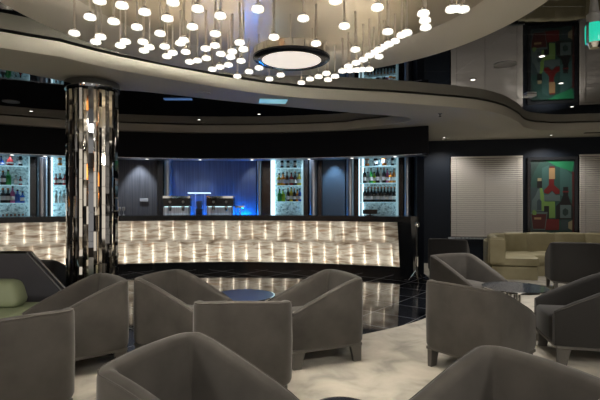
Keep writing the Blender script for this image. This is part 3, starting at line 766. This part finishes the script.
# ---------------------------------------------------------------- window blinds
def blind(px0, px1, lab):
    a, b = wx(px0) + .012, wx(px1) - .012
    p = Vector((a, wy(a) - .035)); q = Vector((b, wy(b) - .035)); L = (q - p).length; ang = math.atan2(q.y - p.y, q.x - p.x)
    e = empty('window_blind', (p.x, p.y, WZ1), ang, lab, 'window blind', 'grey window blinds')
    H = WZ1 - WZ0 - .02
    bm = bmesh.new(); box(bm, 0, L, -.02, .02, -.045, 0); fin('head_rail', bm, M['blind'], e)
    bm = bmesh.new(); n = 38
    for k in range(n):
        z = -.05 - (H - .07) * (k + .5) / n; h = (H - .07) / n * .45
        vs = [bm.verts.new(c) for c in ((0, -.016, z - h), (L, -.016, z - h), (L, .013, z + h), (0, .013, z + h), (0, -.008, z - h), (L, -.008, z - h), (L, .012, z + h), (0, .012, z + h))]
        for f in ((0, 1, 2, 3), (4, 5, 6, 7), (0, 1, 5, 4), (3, 2, 6, 7), (0, 3, 7, 4), (1, 2, 6, 5)): bm.faces.new([vs[j] for j in f])
    fin('slats', bm, M['blind'], e)
    bm = bmesh.new(); box(bm, 0, L, -.015, .015, -H, -H + .02); fin('bottom_rail', bm, M['blind'], e)
    for fr in (.08, .48, .92):
        bm = bmesh.new(); box(bm, L * fr - .002, L * fr + .002, -.0195, -.017, -H + .01, -.045); fin('ladder_cord', bm, M['grey'], e)
blind(450, 522.5, 'wide closed grey venetian blind left of the bottle picture')
blind(578, 655, 'closed grey venetian blind right of the bottle picture at the edge')

# ---------------------------------------------------------------- picture with bottles
a, b = A1; p = Vector((a, wy(a) - .002)); q = Vector((b, wy(b) - .002)); L = (q - p).length; ang = math.atan2(q.y - p.y, q.x - p.x)
dd = (p.y + q.y) / 2
pic = empty('framed_picture', (p.x, p.y, 0), ang, 'tall framed picture of stylised bottles in green and red between the blinds', 'picture')
PZ0, PZ1 = Z(233, dd), Z(160, dd)
bm = bmesh.new()
fw = .065
box(bm, 0, fw, -.05, -.002, PZ0 - fw, PZ1 + fw); box(bm, L - fw, L, -.05, -.002, PZ0 - fw, PZ1 + fw); box(bm, fw, L - fw, -.05, -.002, PZ1, PZ1 + fw); box(bm, fw, L - fw, -.05, -.002, PZ0 - fw, PZ0)
fin('frame', bm, M['black'], pic)
pc = {'bg': (.03, .10, .085), 'bg2': (.02, .055, .05), 'teal': (.06, .16, .15), 'bgr': (.08, .17, .15), 'lime': (.22, .42, .10), 'red': (.20, .012, .012), 'dred': (.10, .012, .012), 'tan': (.50, .33, .16), 'grey': (.13, .20, .20), 'blk': (.008, .009, .009), 'slate': (.05, .09, .10), 'cream': (.45, .40, .24), 'green': (.02, .28, .12)}
pk = list(pc); pm = [mat('paint_' + k, tuple(.55 * c for c in pc[k]), .45) for k in pk]
bm = bmesh.new()
def U(px): return (px - 527) / 50 * L
def pz(py): return Z(py, dd)
layer = [0]
def poly2(pts, c):
    layer[0] += 1; y = -.012 - .0004 * layer[0]
    vs = [bm.verts.new((U(x), y, pz(v))) for x, v in pts]; f = bm.faces.new(vs); f.material_index = pk.index(c)
poly2([(529.5, 160), (574.5, 160), (574.5, 233), (529.5, 233)], 'bg')
poly2([(531, 187), (546, 187), (546, 233), (531, 233)], 'slate'); poly2([(542, 168), (549, 165), (549, 205), (542, 205)], 'teal')
poly2([(560, 165), (572, 175), (572, 200), (560, 195)], 'teal'); poly2([(545, 160), (574, 162), (572, 172), (556, 166)], 'green')
poly2([(529.5, 160), (541, 160), (534, 172), (529.5, 186)], 'bg2'); poly2([(572, 172), (574.5, 172), (574.5, 233), (572, 233)], 'dred')
poly2([(535, 196), (538, 189), (541, 189), (544, 196), (544, 211), (531, 211), (532, 200)], 'grey')
poly2([(537, 181), (542, 181), (542, 188), (537, 188)], 'blk'); poly2([(537.5, 178), (541.5, 178), (541.5, 181), (537.5, 181)], 'cream')
poly2([(539.5, 188), (542, 188), (545, 198), (544, 211), (541.5, 211)], 'lime')
poly2([(537, 201), (539, 199), (541.5, 201), (541.5, 210), (537, 210)], 'slate')
poly2([(544, 190), (549, 185), (549, 179), (554, 179), (554, 185), (559.5, 190), (559.5, 194), (555.5, 194), (552, 190.5), (548, 194), (544, 193)], 'red')
poly2([(549, 168), (555, 168), (555, 179), (549, 179)], 'tan'); poly2([(549.5, 166.5), (554.5, 166.5), (554.5, 168), (549.5, 168)], 'red')
poly2([(544, 195), (548, 195), (552, 191), (556, 195), (560, 195), (560, 201), (544, 201)], 'grey')
poly2([(544, 201.5), (555, 201.5), (555, 218), (549, 218), (549, 206), (544, 206)], 'lime')
poly2([(545, 219), (559, 219), (559, 230), (545, 230)], 'red'); poly2([(544, 206), (549, 206), (549, 219), (544, 219)], 'blk')
poly2([(556, 206), (561, 201), (563, 195), (563, 187), (568, 187), (568, 195), (569.5, 201), (573, 207), (573, 219), (556, 219)], 'blk')
poly2([(562.5, 191), (568.5, 191), (568.5, 192.5), (562.5, 192.5)], 'red')
poly2([(560, 205), (571, 205), (571, 218), (560, 218)], 'grey'); poly2([(562.5, 210), (565, 208), (568, 210), (568, 214), (565, 216), (562.5, 214)], 'bg2')
poly2([(561, 220), (568, 220), (568, 230), (561, 230)], 'slate'); poly2([(568, 222), (572, 220), (572, 230), (568, 228)], 'cream')
poly2([(530, 212), (547.5, 212), (545, 230), (532.5, 230)], 'grey'); poly2([(531, 214), (546.5, 214), (544.5, 229), (533, 229)], 'dred')
poly2([(534, 217.5), (541, 217.5), (541, 219.5), (534, 219.5)], 'tan'); poly2([(532, 211), (534, 209.5), (536.5, 212), (536, 215), (532.5, 215)], 'lime')
bmv = list(bm.faces)
me = bpy.data.meshes.new('picture_print'); bm.normal_update()
for f in bm.faces:
    if f.normal.y > 0: f.normal_flip()
bm.to_mesh(me); bm.free()
o = link('picture_print', me, pm, pic)
bm = bmesh.new(); box(bm, fw, L - fw, -.011, -.003, PZ0, PZ1); fin('backing', bm, M['black'], pic)

# ---------------------------------------------------------------- barrier stand by the bar's end
x, y = X(417, 8.3), 8.3
e = empty('barrier_post', (x, y, 0.009), 0, 'slim black and chrome post with splayed feet at the right end of the bar', 'post')
bm = bmesh.new(); lathe(bm, [(0, .05), (.02, .05), (.02, .98), (0, .98)], n=12); fin('pole', bm, M['black'], e, True, auto=40)
bm = bmesh.new(); lathe(bm, [(0, .98), (.035, .98), (.045, 1.02), (.03, 1.06), (0, 1.07)], n=14); fin('finial', bm, M['chrome'], e, True, auto=50)
bm = bmesh.new(); lathe(bm, [(.0201, .28), (.027, .28), (.027, .45), (.0201, .45)], n=12); fin('sleeve', bm, M['chrome'], e, True, auto=40)
for k in range(3):
    a = 2 * PI * k / 3 + .4
    bm = bmesh.new(); tube(bm, [(.018 * math.cos(a), .018 * math.sin(a), .2), (.15 * math.cos(a), .15 * math.sin(a), .02), (.23 * math.cos(a), .23 * math.sin(a), .011)], .010); fin('foot', bm, M['chrome'], e)

# ---------------------------------------------------------------- carpet
cp = smooth_path([(-7.6, 3.6), (-5, 3.7), (-3.2, 4.05), (-1.8, 4.35), (-.6, 4.55), (.2, 4.75), (.73, 5.08), (1.2, 5.42), (1.62, 5.85), (2.05, 6.6), (2.3, 7.4), (2.4, 8.4), (2.5, 9.6)], 6)
poly = [(v.x, v.y) for v in cp] + [(2.6, wy(2.6) - .01), (8.1, wy(8.1) - .01), (8.1, -3.1), (-7.9, -3.1)]
o = fill_plan([poly], .0, .008, 'carpet', M['carpet']); tag(o, 'cloudy beige carpet with a curved edge against the black marble', 'carpet')

# ---------------------------------------------------------------- ceiling fittings
def downlight(px, py, z, lab, power=0, r=.028, col=(1, .93, .85), size=75, group='recessed downlights'):
    d = (z - EYE) * F / (HY - py); x = X(px, d)
    e = empty('downlight', (x, d, z), 0, lab, 'downlight', group)
    bm = bmesh.new(); lathe(bm, [(0, -.004), (r, -.004), (r, -.0005), (0, -.0005)], n=20); fin('lens', bm, M['spot'], e)
    bm = bmesh.new(); lathe(bm, [(r + .0005, -.006), (r + .012, -.006), (r + .014, -.0005), (r + .0005, -.0005)], n=20); fin('trim_ring', bm, M['chrome'], e)
    if power:
        l = bpy.data.lights.new('spot', 'SPOT'); l.energy = power; l.spot_size = math.radians(size); l.spot_blend = .6; l.color = col; l.shadow_soft_size = .04
        o = bpy.data.objects.new('beam', l); C.objects.link(o); o.parent = e; o.location = (0, 0, -.02)
    return e
downlight(31, 111, 3.0, 'small downlight in the black mirror ceiling above the left shelf', 12)
downlight(199, 119.5, 3.0, 'small downlight in the black mirror ceiling left of centre above the bar', 12)
downlight(259, 114, 3.0, 'small downlight in the black mirror ceiling below the large round light', 12)
downlight(473, 79.5, 3.0, 'small downlight in the black mirror ceiling right of the canopy', 110)
downlight(542, 56, 3.0, 'downlight in the black mirror ceiling left of the teal spotlight', 110)
downlight(561, 83, 3.0, 'downlight in the black mirror ceiling below the teal spotlight', 110)
downlight(572, 106.5, 3.0, 'downlight in the mirror ceiling close above the cream ceiling edge at right', 90)
downlight(551, 135, 2.84, 'small downlight in the cream ceiling above the bottle picture', 60, .028, size=140)
downlight(444, 137.5, 2.84, 'small downlight in the cream ceiling beside the black fascia', 50, .028, size=140)
# bar-soffit downlights
names = ['over the far left shelf', 'over the narrow shelf behind the column', 'over the grey panel left of the blue niche', 'over the left espresso machine', 'over the grinder in the blue niche', 'over the right edge of the blue niche', 'over the pilaster right of the middle shelf', 'over the navy panel', 'over the right-hand shelf']
for px, nme in zip((10, 44, 139, 168, 200, 252, 309, 333, 380), names):
    rr = 8.72 if px != 200 else 8.55; f = hit(px, rr); p = arc(f, rr, 2.5995)
    e = empty('downlight', p, 0, 'tiny downlight in the bar ceiling ' + nme, 'downlight', 'bar ceiling downlights')
    bm = bmesh.new(); lathe(bm, [(0, -.003), (.028, -.003), (.028, -.0005), (0, -.0005)], n=16); fin('lens', bm, M['spot'], e)
    l = bpy.data.lights.new('spot', 'SPOT'); l.energy = 70 if px == 139 else 45 if px in (309, 44, 380, 333) else 14; l.spot_size = math.radians(70); l.spot_blend = .5; l.color = (.75, .85, 1); l.shadow_soft_size = .03
    o = bpy.data.objects.new('beam', l); C.objects.link(o); o.parent = e; o.location = (0, 0, -.02)
for px, nme in zip((12, 45, 147, 200, 252, 309, 352, 395), ('far left', 'second from the left', 'above the grey panel', 'above the blue niche', 'at the right of the blue niche', 'right of the middle shelf', 'left of the right-hand shelf', 'at the far right')):
    f = hit(px, RB + .2); p = arc(f, RB + .2, 2.3118)
    e = empty('downlight', p, 0, 'tiny bright downlight under the black fascia, ' + nme, 'downlight', 'fascia downlights')
    bm = bmesh.new(); lathe(bm, [(0, -.004), (.028, -.004), (.028, -.0005), (0, -.0005)], n=16); fin('lens', bm, M['spot'], e)
# round vents and speaker
def disc(px, py, z, r, m, name, lab, cat):
    d = (z - EYE) * F / (HY - py)
    e = empty(name, (X(px, d), d, z), 0, lab, cat)
    bm = bmesh.new(); lathe(bm, [(0, -.006), (r * .86, -.006), (r * .86, -.0005), (0, -.0005)], n=32); fin('grille', bm, m, e, True, auto=30)
    bm = bmesh.new(); lathe(bm, [(r * .86 + .001, -.010), (r, -.010), (r, -.0005), (r * .86 + .001, -.0005)], n=32); fin('ring', bm, m, e, True, auto=30)
disc(505, 64.5, 3.0, .12, M['grey'], 'ceiling_speaker', 'round grey speaker in the mirror ceiling right of the canopy', 'speaker')
disc(203, 93, 2.84, .10, M['cream'], 'ceiling_speaker', 'round cream speaker set in the curved ceiling band left of centre', 'speaker')
disc(11, 101.5, 3.0, .12, M['grey'], 'ceiling_speaker', 'round grey speaker in the mirror ceiling at the far left', 'speaker')
d = 1.39 * F / (HY - 132.5)
bm = bmesh.new(); box(bm, -.18, .18, -.04, .04, -.008, -.0005)
for k in range(5): box(bm, -.17, .17, -.032 + k * .014, -.026 + k * .014, -.011, -.008)
o = fin('air_vent', bm, M['black']); o.location = (X(594, d), d, 2.84); o.rotation_euler.z = -.2; tag(o, 'dark slot air vent in the cream ceiling at the right edge', 'vent')
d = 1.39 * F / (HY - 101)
bm = bmesh.new(); box(bm, -.19, .19, -.13, .13, -.010, -.0005, .003); o = fin('ceiling_glow', bm, M['cyan_patch']); o.location = (X(273, d), d, 2.84); o.rotation_euler.z = .15  # emissive cyan slab where the ceiling band has a bright patch
tag(o, 'flat glowing cyan patch on the curved cream ceiling band', 'glow patch')
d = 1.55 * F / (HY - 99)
bm = bmesh.new(); box(bm, -.21, .21, -.05, .05, -.010, -.0005, .003); o = fin('ceiling_glow', bm, M['blue_reflection']); o.location = (X(178, d), d, 3.0)  # sign's reflection in the mirror ceiling, made as a glowing strip
tag(o, 'thin bluish glowing strip standing for a reflection in the dark mirror ceiling above the bar', 'glow patch')
d = 1.39 * F / (HY - 113.5)
e = empty('sprinkler_head', (X(440, d), d, 2.84), 0, 'tiny black sprinkler head in the cream ceiling right of the opening tip', 'sprinkler')
bm = bmesh.new(); lathe(bm, [(0, -.01), (.035, -.01), (.035, -.0005), (0, -.0005)], n=16); fin('plate', bm, M['grey'], e)
bm = bmesh.new(); lathe(bm, [(0, -.05), (.022, -.05), (.022, -.045), (.008, -.04), (.008, -.01), (0, -.01)], n=12); fin('nozzle', bm, M['black'], e)
# square ceiling light box at (529,95)
d = 1.55 * F / (HY - 95)
bm = bmesh.new(); box(bm, -.07, .07, -.07, .07, -.03, -.0005, .006); o = fin('smoke_detector', bm, M['white']); o.location = (X(529.5, d), d, 3.0); tag(o, 'small white box detector on the mirror ceiling below the picture reflection', 'detector')
# teal spotlight
d = 3.1
e = empty('stage_spotlight', (X(594, d), d, 2.50), 0, 'hanging spotlight with glowing teal glass at the upper right edge', 'spotlight')
bm = bmesh.new(); lathe(bm, [(0, .13), (.045, .13), (.045, .19), (.03, .20), (.02, .30), (0, .30)], n=24); fin('housing', bm, M['grey'], e, True, auto=40)
bm = bmesh.new(); lathe(bm, [(0, .0), (.050, .0), (.053, .02), (.053, .11), (.045, .128), (0, .128)], n=24); fin('teal_glass', bm, M['teal_light'], e, True, auto=40)
bm = bmesh.new(); lathe(bm, [(0, -.035), (.03, -.035), (.045, -.0005), (0, -.0005)], n=24); fin('nose', bm, M['chrome'], e, True, auto=40)
for k in range(4):
    a = PI / 2 * k + .3; bm = bmesh.new(); box(bm, .055 * math.cos(a) - .006, .055 * math.cos(a) + .006, .055 * math.sin(a) - .006, .055 * math.sin(a) + .006, -.003, .135); fin('cage_bar', bm, M['black'], e)
bm = bmesh.new(); lathe(bm, [(0, .301), (.008, .301), (.008, .4995), (0, .4995)], n=10); fin('stem', bm, M['black'], e, True, auto=40)

# added behind the viewer: fill panels, and amber lights for the column to reflect
for i, (x, y) in enumerate(((-3.2, .6), (0.2, -.9), (3.2, .6))):
    e = empty('added_fill_panel', (x, y, 3.0), 0, 'added square fill panel on the ceiling behind the viewer, ' + ['left', 'middle', 'right'][i] + ' of three', 'fill light', 'added fill panels behind the viewer')
    bm = bmesh.new(); box(bm, -.34, .34, -.34, .34, -.03, -.0005); fin('frame', bm, M['black'], e)
    bm = bmesh.new(); box(bm, -.3, .3, -.3, .3, -.034, -.0305); m = bpy.data.materials.get('fill_panel_em') or mat('fill_panel_em', (.9, .9, .9), .5, emit=(1, .93, .83), es=60.0); fin('diffuser', bm, m, e)
for i, x in enumerate((-6.0, -4.0, 4.5)):
    e = empty('added_amber_light', (x, YN, 1.9), 0, 'added amber light on the wall behind the viewer, number %s from the left' % ['one', 'two', 'three'][i], 'wall lamp', 'added amber lights')
    bm = bmesh.new(); box(bm, -.2, .2, .0005, .05, -.45, .45); fin('plate', bm, M['black'], e)
    bm = bmesh.new(); box(bm, -.17, .17, .0505, .12, -.42, .42, .02); fin('lamp_shade', bm, M['amber'], e)

# ---------------------------------------------------------------- camera, world, view
w = bpy.data.worlds.new('w'); bpy.context.scene.world = w; w.use_nodes = True
w.node_tree.nodes['Background'].inputs[0].default_value = (1.0, .93, .84, 1)
w.node_tree.nodes['Background'].inputs[1].default_value = 0.55
cam = bpy.data.cameras.new('camera'); co = bpy.data.objects.new('camera', cam); C.objects.link(co)
co.location = (0, 0, EYE); co.rotation_euler = (PI / 2, 0, 0); cam.lens = 28; cam.sensor_width = 36; cam.shift_y = 1 / 600; cam.clip_start = .05
sc = bpy.context.scene; sc.camera = co
sc.view_settings.view_transform = 'Standard'; sc.view_settings.look = 'None'; sc.view_settings.gamma = 1; sc.view_settings.exposure = 0.38
sc.view_settings.use_curve_mapping = False
